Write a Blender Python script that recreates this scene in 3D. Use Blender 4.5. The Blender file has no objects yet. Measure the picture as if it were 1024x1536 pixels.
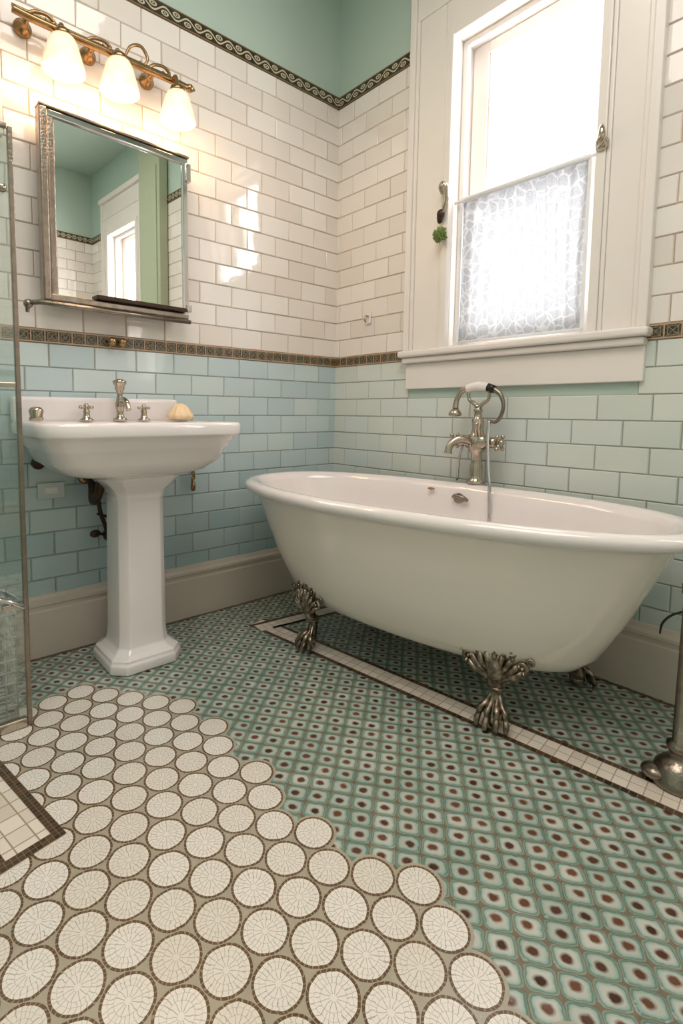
import bpy, bmesh, math, random
from mathutils import Vector, Matrix
random.seed(7)
V=Vector
S=bpy.context.scene
COL=bpy.context.collection
S.view_settings.view_transform='Standard'
S.view_settings.exposure=0.06

def lin(r,g,b):
    f=lambda c:(c/255/12.92) if c/255<=0.04045 else ((c/255+0.055)/1.055)**2.4
    return (f(r),f(g),f(b),1.0)

# ---------------------------------------------------------------- materials
class NB:
    def __init__(s,name):
        s.m=bpy.data.materials.new(name); s.m.use_nodes=True
        s.nt=s.m.node_tree; s.n=s.nt.nodes; s.l=s.nt.links
        s.b=s.n.get("Principled BSDF"); s.out=s.n.get("Material Output")
    def node(s,t,**kw):
        n=s.n.new(t)
        for k,v in kw.items(): setattr(n,k,v)
        return n
    def set(s,sock,v):
        if isinstance(v,bpy.types.NodeSocket): s.l.new(v,sock)
        else: sock.default_value=v
    def math(s,op,a,b=None,c=None,clamp=False):
        n=s.node("ShaderNodeMath",operation=op); n.use_clamp=clamp
        s.set(n.inputs[0],a)
        if b is not None: s.set(n.inputs[1],b)
        if c is not None: s.set(n.inputs[2],c)
        return n.outputs[0]
    def mix(s,f,a,b,mode='MIX'):
        n=s.node("ShaderNodeMix",data_type='RGBA',blend_type=mode)
        s.set(n.inputs[0],f); s.set(n.inputs[6],a); s.set(n.inputs[7],b)
        return n.outputs[2]
    def ramp(s,f,stops,interp='LINEAR'):
        n=s.node("ShaderNodeValToRGB"); cr=n.color_ramp; cr.interpolation=interp
        while len(cr.elements)<len(stops): cr.elements.new(0.5)
        for e,(p,c) in zip(cr.elements,stops): e.position=p; e.color=c
        s.set(n.inputs[0],f); return n.outputs[0]
    def noise(s,scale,detail=3,rough=.5,vec=None,dist=0):
        n=s.node("ShaderNodeTexNoise"); n.inputs['Scale'].default_value=scale
        n.inputs['Detail'].default_value=detail; n.inputs['Roughness'].default_value=rough
        n.inputs['Distortion'].default_value=dist
        if vec is None:
            tc=s.node("ShaderNodeTexCoord"); vec=tc.outputs['Object']
        s.l.new(vec,n.inputs['Vector']); return n
    def bump(s,h,strength=.3,dist=.002):
        n=s.node("ShaderNodeBump"); n.inputs['Strength'].default_value=strength; n.inputs['Distance'].default_value=dist
        s.l.new(h,n.inputs['Height']); s.l.new(n.outputs[0],s.b.inputs['Normal'])
    def uv(s):
        n=s.node("ShaderNodeUVMap"); n.uv_map="UVMap"
        x=s.node("ShaderNodeSeparateXYZ"); s.l.new(n.outputs[0],x.inputs[0]); return x.outputs[0],x.outputs[1],n.outputs[0]
    def rnd(s):
        n=s.node("ShaderNodeAttribute"); n.attribute_name="rnd"
        x=s.node("ShaderNodeSeparateColor"); s.l.new(n.outputs['Color'],x.inputs[0]); return x.outputs
    def P(s,**kw):
        for k,v in kw.items(): s.set(s.b.inputs[k.replace('_',' ')],v)

def simple(name,col,rough=.5,metal=0,coat=0,noise_amt=.06,nscale=12,bump=0,bscale=60):
    m=NB(name)
    n=m.noise(nscale)
    c=m.mix(n.outputs[0],tuple(x*(1-noise_amt) for x in col[:3])+(1,),tuple(min(1,x*(1+noise_amt)) for x in col[:3])+(1,))
    m.P(Base_Color=c,Roughness=rough,Metallic=metal,Coat_Weight=coat)
    if coat: m.b.inputs['Coat Roughness'].default_value=.05
    if bump:
        b=m.noise(bscale,2); m.bump(b.outputs[0],bump,.003)
    return m.m

def tilemat(name,stops,rough=.1,low=None):
    m=NB(name); r=m.rnd()
    c=m.ramp(r[0],stops)
    n=m.noise(9,3)
    c=m.mix(m.math('MULTIPLY',n.outputs[0],.22),c,m.ramp(r[1],stops))
    if low:   # tile colour deepens toward the base of the wall, varied by noise
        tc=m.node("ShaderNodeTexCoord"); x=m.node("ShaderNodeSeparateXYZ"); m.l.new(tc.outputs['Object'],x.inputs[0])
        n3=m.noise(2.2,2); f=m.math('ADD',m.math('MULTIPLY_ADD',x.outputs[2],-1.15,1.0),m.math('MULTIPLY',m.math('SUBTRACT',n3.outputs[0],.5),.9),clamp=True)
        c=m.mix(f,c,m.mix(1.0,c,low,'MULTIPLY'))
    n2=m.noise(28,2)
    m.P(Base_Color=c,Roughness=rough,IOR=1.62)
    m.bump(n2.outputs[0],.12,.003)
    return m.m
M_white=tilemat("white_glazed_tile",[(0,lin(230,222,214)),(.5,lin(238,231,225)),(1,lin(242,237,232))],.05)
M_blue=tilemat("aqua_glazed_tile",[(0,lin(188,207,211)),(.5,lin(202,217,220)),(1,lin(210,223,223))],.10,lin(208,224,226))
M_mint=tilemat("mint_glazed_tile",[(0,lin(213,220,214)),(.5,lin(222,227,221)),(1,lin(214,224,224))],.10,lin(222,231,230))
M_grout=simple("tile_grout",lin(184,166,149),.9)
M_groutb=simple("tile_grout_aqua",lin(160,158,148),.9)
M_mintpaint=simple("mint_wall_paint",lin(184,204,194),.6,noise_amt=.03,nscale=3,bump=.05,bscale=200)
M_ceil=M_mintpaint
M_trim=simple("white_gloss_paint",lin(239,233,228),.25,noise_amt=.02)
M_base=simple("baseboard_paint",lin(208,197,185),.3,noise_amt=.05,nscale=5)
M_porc=simple("white_porcelain",lin(243,236,236),.08,coat=.6,noise_amt=.01)
M_tubout=simple("cream_enamel",lin(243,233,223),.18,coat=.5,noise_amt=.015)
M_nickel=simple("polished_nickel",lin(190,178,163),.16,metal=1,noise_amt=.15,nscale=30)
M_chrome=simple("chrome",lin(205,203,203),.10,metal=1,noise_amt=.03)
M_pewter=simple("antique_pewter",lin(150,138,126),.28,metal=1,noise_amt=.4,nscale=40,bump=.4,bscale=120)
def foot_mat():
    m=NB("tarnished_cast_metal"); n=m.noise(55,4,.6); g=m.node("ShaderNodeNewGeometry")
    c=m.ramp(n.outputs[0],[(.30,lin(84,72,62)),(.48,lin(136,122,108)),(.66,lin(196,182,166))])
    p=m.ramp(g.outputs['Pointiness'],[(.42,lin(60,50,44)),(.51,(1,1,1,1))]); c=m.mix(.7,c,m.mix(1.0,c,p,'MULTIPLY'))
    m.P(Base_Color=c,Metallic=1.0,Roughness=.30); m.bump(n.outputs[0],.4,.003); return m.m
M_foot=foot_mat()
M_brass=simple("antique_brass",lin(164,134,96),.25,metal=1,noise_amt=.4,nscale=40)
M_darkmetal=simple("dark_bronze",lin(70,55,45),.4,metal=.8,noise_amt=.3,nscale=40)
M_black=simple("black_lacquer",lin(25,22,20),.2)
M_soap=simple("peach_soap",lin(240,212,172),.35,noise_amt=.08,nscale=30)
M_leaf=simple("succulent_green",lin(112,132,66),.5,noise_amt=.35,nscale=60)
M_sage=simple("sage_green_paint",lin(176,186,160),.5,noise_amt=.03)
M_plate=simple("outlet_plate_steel",lin(200,205,205),.3,metal=.4)

def mirror_mat():
    m=NB("mirror_silver"); n=m.noise(3); c=m.mix(m.math('MULTIPLY',n.outputs[0],.05),(.93,.95,.93,1),(.85,.88,.85,1))
    m.P(Base_Color=c,Metallic=1.0,Roughness=0.01); return m.m
M_mirror=mirror_mat()

def glass_mat(name,tint,gl=.08):
    m=NB(name); t=m.node("ShaderNodeBsdfTransparent"); t.inputs[0].default_value=tint
    g=m.node("ShaderNodeBsdfGlossy"); g.inputs['Roughness'].default_value=.02
    lw=m.node("ShaderNodeLayerWeight"); lw.inputs[0].default_value=.25
    f=m.math('MULTIPLY_ADD',lw.outputs['Fresnel'],.6,gl*.3,clamp=True)
    mx=m.node("ShaderNodeMixShader"); m.l.new(f,mx.inputs[0]); m.l.new(t.outputs[0],mx.inputs[1]); m.l.new(g.outputs[0],mx.inputs[2])
    m.l.new(mx.outputs[0],m.out.inputs[0]); return m.m
M_glass=glass_mat("shower_glass",(.86,.92,.90,1),.4)
M_wglass=glass_mat("window_glass",(.97,.98,.98,1),.05)

def shade_mat():
    m=NB("frosted_shade_glow")
    n=m.noise(26,4,.6,dist=1.5); 
    lw=m.node("ShaderNodeLayerWeight"); lw.inputs[0].default_value=.5
    c=m.mix(lw.outputs['Facing'],(1,.86,.64,1),(.60,.33,.16,1))
    c=m.mix(m.math('MULTIPLY',m.math('SUBTRACT',n.outputs[0],.38,clamp=True),1.8),c,(.85,.46,.24,1))
    m.P(Base_Color=(.45,.40,.36,1),Roughness=.25,Emission_Color=c,Emission_Strength=1.2); return m.m
M_shade=shade_mat()

def lace_mat():
    m=NB("lace_fabric")
    tc=m.node("ShaderNodeTexCoord"); mp=m.node("ShaderNodeMapping"); mp.inputs['Scale'].default_value=(1,0.02,.8)
    nd=m.noise(30,2); 
    m.l.new(tc.outputs['Object'],mp.inputs[0])
    add=m.node("ShaderNodeVectorMath",operation='MULTIPLY_ADD'); m.l.new(nd.outputs['Color'],add.inputs[0]); add.inputs[1].default_value=(.012,0,.012); m.l.new(mp.outputs[0],add.inputs[2])
    v=m.node("ShaderNodeTexVoronoi",feature='DISTANCE_TO_EDGE'); v.inputs['Scale'].default_value=30; m.l.new(add.outputs[0],v.inputs['Vector'])
    v2=m.node("ShaderNodeTexVoronoi",feature='DISTANCE_TO_EDGE'); v2.inputs['Scale'].default_value=150; m.l.new(mp.outputs[0],v2.inputs['Vector'])
    a=m.ramp(v.outputs[0],[(.045,(1,1,1,1)),(.10,(0,0,0,1))]); b=m.ramp(v2.outputs[0],[(.05,(1,1,1,1)),(.16,(0,0,0,1))])
    pat=m.math('MAXIMUM',m.math('MULTIPLY',a,.95),m.math('MULTIPLY',b,.4))
    dens=m.math('MULTIPLY_ADD',pat,.008,.988)
    tcol=m.mix(pat,(.070,.076,.086,1),(.130,.134,.140,1))
    dcol=m.mix(pat,(.64,.67,.72,1),(.90,.90,.91,1))
    tr=m.node("ShaderNodeBsdfTransparent"); tl=m.node("ShaderNodeBsdfTranslucent"); m.l.new(tcol,tl.inputs[0])
    df=m.node("ShaderNodeBsdfDiffuse"); m.l.new(dcol,df.inputs[0])
    m1=m.node("ShaderNodeAddShader"); m.l.new(tl.outputs[0],m1.inputs[0]); 
    m3=m.node("ShaderNodeMixShader"); m3.inputs[0].default_value=.5; tb=m.node("ShaderNodeBsdfDiffuse"); tb.inputs[0].default_value=(0,0,0,1)
    m.l.new(tb.outputs[0],m3.inputs[1]); m.l.new(df.outputs[0],m3.inputs[2]); m.l.new(m3.outputs[0],m1.inputs[1])
    m2=m.node("ShaderNodeMixShader"); m.l.new(dens,m2.inputs[0]); m.l.new(tr.outputs[0],m2.inputs[1]); m.l.new(m1.outputs[0],m2.inputs[2])
    m.l.new(m2.outputs[0],m.out.inputs[0]); return m.m
M_lace=lace_mat()
M_fabric=simple("white_cotton_hem",lin(236,238,242),.9)

def teal_mat():
    m=NB("aqua_dot_mosaic"); u,v,_=m.uv(); r=m.rnd()
    nn=m.noise(60,2); nz=m.math('MULTIPLY',m.math('SUBTRACT',nn.outputs[0],.5),.18)
    us=m.math('ADD',m.math('SUBTRACT',u,.5),nz); vs=m.math('ADD',m.math('SUBTRACT',v,.5),nz)
    def mink(a,c,e): return m.math('POWER',m.math('ADD',m.math('POWER',m.math('ABSOLUTE',a),e),m.math('POWER',m.math('ABSOLUTE',c),e)),1/e)
    d=mink(us,vs,4.5)
    du=m.math('SUBTRACT',us,m.math('MULTIPLY',m.math('SUBTRACT',r[1],.5),.12)); dv=m.math('SUBTRACT',vs,m.math('MULTIPLY',m.math('SUBTRACT',r[2],.5),.12))
    dd=mink(du,dv,2.0)
    body=m.ramp(d,[(0,lin(212,205,196)),(.28,lin(202,203,195)),(.375,lin(166,184,175)),(.42,lin(106,142,131)),(.45,lin(132,162,150)),(.472,lin(164,158,143)),(.50,lin(132,120,102))])
    body=m.mix(m.math('MULTIPLY',r[0],.7),body,m.mix(1.0,body,lin(196,215,209),'MULTIPLY'))
    dot=m.ramp(dd,[(.135,(1,1,1,1)),(.18,(.6,.6,.6,1)),(.25,(0,0,0,1))])
    dc=m.mix(r[2],lin(66,40,29),lin(112,72,52))
    c=m.mix(dot,body,dc)
    m.P(Base_Color=c,Roughness=.18,IOR=1.5)
    h=m.ramp(d,[(.0,(.7,.7,.7,1)),(.38,(1,1,1,1)),(.5,(0,0,0,1))]); m.bump(h,.5,.003); return m.m
M_teal=teal_mat()

def circ_mat():
    m=NB("cream_rosette_mosaic"); u,v,uvv=m.uv(); r=m.rnd()
    nn=m.noise(35,2); nz=m.math('MULTIPLY',m.math('SUBTRACT',nn.outputs[0],.5),.12)
    us=m.math('ADD',u,nz); vs=m.math('SUBTRACT',v,nz)
    rad=m.math('SQRT',m.math('ADD',m.math('MULTIPLY',us,us),m.math('MULTIPLY',vs,vs)))
    n5=m.noise(55,3); wob=m.math('MULTIPLY',m.math('SUBTRACT',n5.outputs[0],.5),.5)
    ang=m.math('ADD',m.math('ADD',m.math('ARCTAN2',vs,us),m.math('MULTIPLY',r[1],6.28)),wob)
    def spokes(n,off,w):
        f=m.math('FRACT',m.math('ADD',m.math('MULTIPLY',ang,n/6.28318),off))
        dd=m.math('MULTIPLY',m.math('ABSOLUTE',m.math('SUBTRACT',f,.5)),m.math('MULTIPLY',rad,6.28/n))
        return m.math('LESS_THAN',dd,w)
    s1=m.math('MULTIPLY',spokes(24,0.,.013),m.math('GREATER_THAN',rad,.48))
    s2=m.math('MULTIPLY',spokes(12,.3,.013),m.math('MULTIPLY',m.math('LESS_THAN',rad,.50),m.math('GREATER_THAN',rad,.12)))
    ring=m.math('LESS_THAN',m.math('ABSOLUTE',m.math('SUBTRACT',rad,.48)),.012)
    ring2=m.math('LESS_THAN',m.math('ABSOLUTE',m.math('SUBTRACT',rad,m.math('MULTIPLY_ADD',n5.outputs[0],.3,.56))),.010)
    lines=m.math('MAXIMUM',m.math('MAXIMUM',s1,s2),m.math('MULTIPLY',m.math('MAXIMUM',ring,ring2),.6))
    cream=m.mix(r[0],lin(232,224,213),lin(243,237,230))
    n3=m.noise(50,3); cream=m.mix(m.math('MULTIPLY',n3.outputs[0],.25),cream,lin(218,206,192))
    disc=m.mix(m.math('MULTIPLY',lines,.66),cream,lin(150,142,126))
    f=m.math('FRACT',m.math('MULTIPLY',ang,30/6.28318)); dash=m.math('LESS_THAN',f,.18)
    brown=m.mix(n3.outputs[0],lin(68,48,30),lin(122,92,60)); brown=m.mix(m.math('MULTIPLY',dash,.6),brown,lin(180,168,148))
    outer=m.mix(n3.outputs[0],lin(158,150,132),lin(188,178,158))
    c=m.mix(m.math('GREATER_THAN',rad,.875),disc,brown)
    c=m.mix(m.math('GREATER_THAN',rad,.985),c,outer)
    m.P(Base_Color=c,Roughness=.28)
    h=m.math('SUBTRACT',1.0,m.math('MAXIMUM',lines,m.math('GREATER_THAN',rad,.95))); m.bump(h,.3,.0015); return m.m
M_circ=circ_mat()

def sq_mat():
    m=NB("cream_square_mosaic"); u,v,_=m.uv(); r=m.rnd()
    d=m.math('MAXIMUM',m.math('ABSOLUTE',m.math('SUBTRACT',u,.5)),m.math('ABSOLUTE',m.math('SUBTRACT',v,.5)))
    cream=m.mix(r[0],lin(220,207,193),lin(239,229,217))
    c=m.mix(m.math('GREATER_THAN',d,.465),cream,lin(168,150,130))
    m.P(Base_Color=c,Roughness=.3); return m.m
M_sq=sq_mat()
def dk_mat():
    m=NB("brown_edge_mosaic"); u,v,_=m.uv(); r=m.rnd()
    d=m.math('MAXIMUM',m.math('ABSOLUTE',m.math('SUBTRACT',u,.5)),m.math('ABSOLUTE',m.math('SUBTRACT',v,.5)))
    cb=m.mix(r[0],lin(46,32,23),lin(92,70,48)); c=m.mix(m.math('GREATER_THAN',d,.44),cb,lin(130,114,92))
    m.P(Base_Color=c,Roughness=.35); return m.m
M_dk=dk_mat()

def border_mat(kind):
    m=NB("ornamental_border_"+kind); u,v,_=m.uv(); 
    fu=m.math('SUBTRACT',m.math('FRACT',u),.5); fv=m.math('SUBTRACT',v,.5)
    n=m.noise(220,2)
    if kind=="squares":
        d=m.math('MAXIMUM',m.math('ABSOLUTE',fu),m.math('ABSOLUTE',fv))
        n4=m.noise(160,3,.6); fb=m.math('MULTIPLY',m.math('GREATER_THAN',n4.outputs[0],.54),1.0)
        cr=m.math('LESS_THAN',m.math('MINIMUM',m.math('ABSOLUTE',m.math('SUBTRACT',fu,fv)),m.math('ABSOLUTE',m.math('ADD',fu,fv))),.035)
        fr=m.math('LESS_THAN',m.math('ABSOLUTE',m.math('SUBTRACT',d,.30)),.025)
        orn=m.math('MAXIMUM',m.math('MAXIMUM',m.math('MULTIPLY',fb,.6),cr),fr); edge=m.math('GREATER_THAN',m.math('ABSOLUTE',fu),.455); edge2=m.math('GREATER_THAN',m.math('ABSOLUTE',fv),.40)
        c=m.mix(m.math('MULTIPLY',orn,.6),m.mix(n.outputs[0],lin(34,30,24),lin(62,50,36)),lin(166,156,126))
        c=m.mix(m.math('MAXIMUM',edge,edge2),c,lin(190,158,130))
    else:
        tu=m.math('MULTIPLY',u,6.28318)
        w1=m.math('MULTIPLY',m.math('SINE',tu),.24); 
        a=m.math('LESS_THAN',m.math('ABSOLUTE',m.math('SUBTRACT',fv,w1)),.065)
        fx=m.math('SUBTRACT',m.math('FRACT',m.math('MULTIPLY',u,2.0)),.5)
        sg=m.math('SIGN',m.math('SINE',tu)); cy=m.math('MULTIPLY',sg,-.14)
        q=m.math('ADD',m.math('MULTIPLY',m.math('MULTIPLY',fx,fx),.30),m.math('POWER',m.math('ABSOLUTE',m.math('SUBTRACT',fv,cy)),2.0))
        rr=m.math('SQRT',q); b=m.math('LESS_THAN',m.math('ABSOLUTE',m.math('SUBTRACT',rr,.14)),.04); b2=m.math('LESS_THAN',rr,.05)
        orn=m.math('MAXIMUM',m.math('MAXIMUM',a,b),b2); av=m.math('ABSOLUTE',fv)
        c=m.mix(m.math('MULTIPLY',orn,.85),m.mix(n.outputs[0],lin(30,27,22),lin(64,55,42)),lin(214,204,174))
        c=m.mix(m.math('GREATER_THAN',av,.42),c,lin(128,106,76))
    m.P(Base_Color=c,Roughness=.3); return m.m
M_bsq=border_mat("squares"); M_bsc=border_mat("scroll")

# ---------------------------------------------------------------- geometry helpers
def mk(name,verts,faces,mat,smooth=False,parent=None,uvs=None,rnd=None,mats=None,fm=None):
    me=bpy.data.meshes.new(name); me.from_pydata([tuple(v) for v in verts],[],faces)
    if mats:
        for m in mats: me.materials.append(m)
    elif mat: me.materials.append(mat)
    if fm: me.polygons.foreach_set('material_index',fm)
    if uvs:
        l=me.uv_layers.new(name="UVMap"); l.data.foreach_set('uv',[c for uv in uvs for c in uv])
    if rnd:
        a=me.color_attributes.new("rnd",'FLOAT_COLOR','CORNER'); a.data.foreach_set('color',[c for q in rnd for c in q])
    if smooth: me.polygons.foreach_set('use_smooth',[True]*len(me.polygons))
    me.update()
    o=bpy.data.objects.new(name,me); COL.objects.link(o)
    if parent: o.parent=parent
    return o
def grp(name,loc=(0,0,0),rz=0):
    e=bpy.data.objects.new(name,None); COL.objects.link(e); e.location=loc; e.rotation_euler=(0,0,rz); e.empty_display_size=.05; return e
def boxes(name,lst,mat,parent=None,bevel=0,seg=2):
    vs=[];fs=[]
    for lo,hi in lst:
        b=len(vs); (x0,y0,z0),(x1,y1,z1)=lo,hi
        x0,x1=sorted((x0,x1));y0,y1=sorted((y0,y1));z0,z1=sorted((z0,z1))
        vs+=[(x0,y0,z0),(x1,y0,z0),(x1,y1,z0),(x0,y1,z0),(x0,y0,z1),(x1,y0,z1),(x1,y1,z1),(x0,y1,z1)]
        fs+=[tuple(b+i for i in f) for f in [(0,3,2,1),(4,5,6,7),(0,1,5,4),(1,2,6,5),(2,3,7,6),(3,0,4,7)]]
    o=mk(name,vs,fs,mat,parent=parent)
    if bevel:
        m=o.modifiers.new("b",'BEVEL'); m.width=bevel; m.segments=seg; m.limit_method='ANGLE'
    return o
def loft(name,rings,mat,parent=None,capa=True,capb=True,smooth=True):
    n=len(rings[0]); vs=[p for r in rings for p in r]; fs=[]
    for i in range(len(rings)-1):
        for j in range(n):
            k=(j+1)%n; fs.append((i*n+j,i*n+k,(i+1)*n+k,(i+1)*n+j))
    if capa: fs.append(tuple(reversed(range(n))))
    if capb: fs.append(tuple(range((len(rings)-1)*n,len(rings)*n)))
    return mk(name,vs,fs,mat,smooth,parent)
def se(hx,hy,z,n=2.6,cx=0,cy=0,N=96):
    r=[]
    for i in range(N):
        t=2*math.pi*i/N; c,s=math.cos(t),math.sin(t)
        r.append(V((cx+hx*math.copysign(abs(c)**(2/n),c),cy+hy*math.copysign(abs(s)**(2/n),s),z)))
    return r
def lathe(name,prof,loc,mat,parent=None,seg=28,axis='z',smooth=True):
    rings=[]
    for r,z in prof:
        ring=[]
        for i in range(seg):
            a=2*math.pi*i/seg; p=V((r*math.cos(a),r*math.sin(a),z))
            if axis=='x': p=V((p.z,p.x,p.y))
            if axis=='y': p=V((p.y,p.z,p.x))
            if axis=='-y': p=V((p.x,-p.z,p.y))
            ring.append(V(loc)+p)
        rings.append(ring)
    return loft(name,rings,mat,parent,True,True,smooth)
def catmull(pts,rad,sub=6):
    P=[V(p) for p in pts]; n=len(P); op=[];orr=[]
    for i in range(n-1):
        p0=P[max(i-1,0)];p1=P[i];p2=P[i+1];p3=P[min(i+2,n-1)]
        for k in range(sub):
            t=k/sub
            op.append(.5*((2*p1)+(-p0+p2)*t+(2*p0-5*p1+4*p2-p3)*t*t+(-p0+3*p1-3*p2+p3)*t**3)); orr.append(rad[i]*(1-t)+rad[i+1]*t)
    op.append(P[-1]);orr.append(rad[-1]); return op,orr
def tube(name,pts,rad,mat,parent=None,seg=12,smoothpath=True,sub=6):
    if not isinstance(rad,(list,tuple)): rad=[rad]*len(pts)
    if smoothpath and len(pts)>2: P,Rr=catmull(pts,rad,sub)
    else: P=[V(p) for p in pts];Rr=list(rad)
    rings=[];nrm=None
    for i in range(len(P)):
        t=(P[min(i+1,len(P)-1)]-P[max(i-1,0)]).normalized()
        if nrm is None:
            nrm=t.orthogonal().normalized()
        nrm=(nrm-t*nrm.dot(t)).normalized(); b=t.cross(nrm)
        rings.append([P[i]+(nrm*math.cos(2*math.pi*j/seg)+b*math.sin(2*math.pi*j/seg))*Rr[i] for j in range(seg)])
    return loft(name,rings,mat,parent)
def sphere(name,loc,r,mat,parent=None,sc=(1,1,1),seg=16):
    n=10
    rings=[]
    for i in range(1,n):
        a=math.pi*i/n; rings.append([V(loc)+V((r*sc[0]*math.sin(a)*math.cos(2*math.pi*j/seg),r*sc[1]*math.sin(a)*math.sin(2*math.pi*j/seg),-r*sc[2]*math.cos(a))) for j in range(seg)])
    return loft(name,rings,mat,parent)
def torus(name,loc,R,r,ax,mat,parent=None,arc=(0,2*math.pi),n=18,seg=8):
    ax=V(ax).normalized(); a=ax.orthogonal().normalized(); b=ax.cross(a)
    pts=[V(loc)+(a*math.cos(arc[0]+(arc[1]-arc[0])*i/n)+b*math.sin(arc[0]+(arc[1]-arc[0])*i/n))*R for i in range(n+1)]
    return tube(name,pts,r,mat,parent,seg,False)
def join(name,objs,parent=None):
    vs=[];fs=[];mats=[];fm=[];sm=[]
    for o in objs:
        b=len(vs); me=o.data
        vs+=[tuple(v.co) for v in me.vertices]
        for p in me.polygons:
            fs.append(tuple(b+i for i in p.vertices)); mt=me.materials[p.material_index]
            if mt not in mats: mats.append(mt)
            fm.append(mats.index(mt)); sm.append(p.use_smooth)
    for o in objs: bpy.data.objects.remove(o)
    r=mk(name,vs,fs,None,parent=parent,mats=mats,fm=fm); r.data.polygons.foreach_set('use_smooth',sm); return r

# ---------------------------------------------------------------- room
XR,YF,ZC=3.2,-3.0,3.1
def wl(u,z,d): return V((d,u,z))
def wb(u,z,d): return V((u,-d,z))
def wr(u,z,d): return V((XR-d,-u,z))
WIN=(.705,1.280,1.205,2.47)
W2=(2.30,2.82,1.205,2.47)
e_=.0205
WL=boxes("wall_left",[((-.2,YF-.2,0),(0,.2,ZC))],M_mintpaint)
WR=boxes("wall_right",[((XR,YF-.2,0),(XR+.2,.2,ZC))],M_mintpaint)
boxes("wall_front",[((0,YF-.2,0),(XR,YF,ZC))],M_mintpaint)
WB=boxes("wall_back",[((0,0,0),(WIN[0]-e_,.2,ZC)),((WIN[1]+e_,0,0),(W2[0]-e_,.2,ZC)),((W2[1]+e_,0,0),(XR,.2,ZC)),
  ((WIN[0]-e_,0,0),(WIN[1]+e_,.2,WIN[2]-.036)),((WIN[0]-e_,0,WIN[3]+e_),(WIN[1]+e_,.2,ZC)),((W2[0]-e_,0,0),(W2[1]+e_,.2,WIN[2]-.036)),((W2[0]-e_,0,W2[3]+e_),(W2[1]+e_,.2,ZC))],M_mintpaint)
boxes("ceiling",[((-.2,YF-.2,ZC),(XR+.2,.2,ZC+.1))],M_ceil)

def tiles(name,fn,u0,u1,z0,z1,rows,tw,mat,grout,holes=(),gap=.0028,shift=0.0,parent=None,tilt=.013):
    th=(z1-z0)/rows; vs=[];fs=[];rn=[];fm=[]
    def quad(a,b,c,d,r,mi):
        k=len(vs); vs.extend([a,b,c,d]); fs.append((k,k+1,k+2,k+3)); rn.extend([r]*4); fm.append(mi)
    for i in range(rows):
        za=z0+i*th; zb=za+th
        off=(tw/2 if i%2 else 0)+shift
        k=math.floor((u0-off)/tw)
        while off+k*tw<u1:
            a=max(u0,off+k*tw); b=min(u1,off+(k+1)*tw); k+=1
            segs=[(a,b)]
            for (h0,h1,hz0,hz1) in holes:
                if zb>hz0+.001 and za<hz1-.001:
                    ns=[]
                    for (p,q) in segs:
                        if q<=h0 or p>=h1: ns.append((p,q)); continue
                        if p<h0: ns.append((p,h0))
                        if q>h1: ns.append((h1,q))
                    segs=ns
            for (p,q) in segs:
                if q-p<.012: continue
                r=(random.random(),random.random(),random.random(),1)
                quad(fn(p,za,.0012),fn(q,za,.0012),fn(q,zb,.0012),fn(p,zb,.0012),r,1)
                g=gap/2; e=.0025
                o=[(p+g,za+g),(q-g,za+g),(q-g,zb-g),(p+g,zb-g)]; n=[(p+g+e,za+g+e),(q-g-e,za+g+e),(q-g-e,zb-g-e),(p+g+e,zb-g-e)]
                tu=random.gauss(0,tilt*.8); tv=random.gauss(0,tilt); cu=(p+q)/2; cz=(za+zb)/2
                dep=lambda x,z:.0052+tu*(x-cu)+tv*(z-cz)
                O=[fn(x,z,.0012) for x,z in o]; I=[fn(x,z,dep(x,z)) for x,z in n]
                kk=len(vs); vs.extend(O+I); fs.append((kk+4,kk+5,kk+6,kk+7)); rn.extend([r]*4); fm.append(0)
                for j in range(4):
                    fs.append((kk+j,kk+(j+1)%4,kk+4+(j+1)%4,kk+4+j)); rn.extend([r]*4); fm.append(0)
    return mk(name,vs,fs,None,rnd=rn,mats=[mat,grout],fm=fm,parent=parent)
ZB0,ZB1=1.16,1.207; ZT0,ZT1=2.478,2.535
hb=[(.50,1.44,1.04,2.9),(2.17,2.95,1.04,2.9)]
tiles("tiles_white_l",wl,YF,0,ZB1,ZT0,14,.165,M_white,M_grout,parent=WL,tilt=.018)
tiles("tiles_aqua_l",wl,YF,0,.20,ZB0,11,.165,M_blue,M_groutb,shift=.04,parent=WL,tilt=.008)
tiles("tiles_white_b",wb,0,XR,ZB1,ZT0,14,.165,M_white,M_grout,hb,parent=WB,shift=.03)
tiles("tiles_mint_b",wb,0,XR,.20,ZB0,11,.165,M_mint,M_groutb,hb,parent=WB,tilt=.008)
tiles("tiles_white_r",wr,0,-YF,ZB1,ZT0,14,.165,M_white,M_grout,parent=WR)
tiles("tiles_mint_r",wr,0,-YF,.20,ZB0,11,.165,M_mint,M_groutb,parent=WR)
def strip(name,fn,segs,z0,z1,cell,mat,d=.009,par=None):
    vs=[];fs=[];uv=[]
    for a,b in segs:
        k=len(vs)
        vs+=[fn(a,z0,.001),fn(b,z0,.001),fn(b,z0,d),fn(a,z0,d),fn(a,z1,d),fn(b,z1,d),fn(b,z1,.001),fn(a,z1,.001)]
        fs+=[(k,k+1,k+2,k+3),(k+3,k+2,k+5,k+4),(k+4,k+5,k+6,k+7)]
        ua,ub=a/cell,b/cell
        uv+=[(ua,0)]*4+[(ua,0),(ub,0),(ub,1),(ua,1)]+[(ua,1)]*4
    return mk(name,vs,fs,mat,uvs=uv,parent=par)
for nm,fn,sg,pr in [("left",wl,[(YF,0)],WL),("back",wb,[(0,.49),(1.45,2.17),(2.95,XR)],WB),("right",wr,[(0,-YF)],WR)]:
    strip("border_mid_"+nm,fn,sg,ZB0,ZB1,.047,M_bsq,par=pr); strip("border_top_"+nm,fn,sg,ZT0,ZT1,.10,M_bsc,par=pr)

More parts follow.
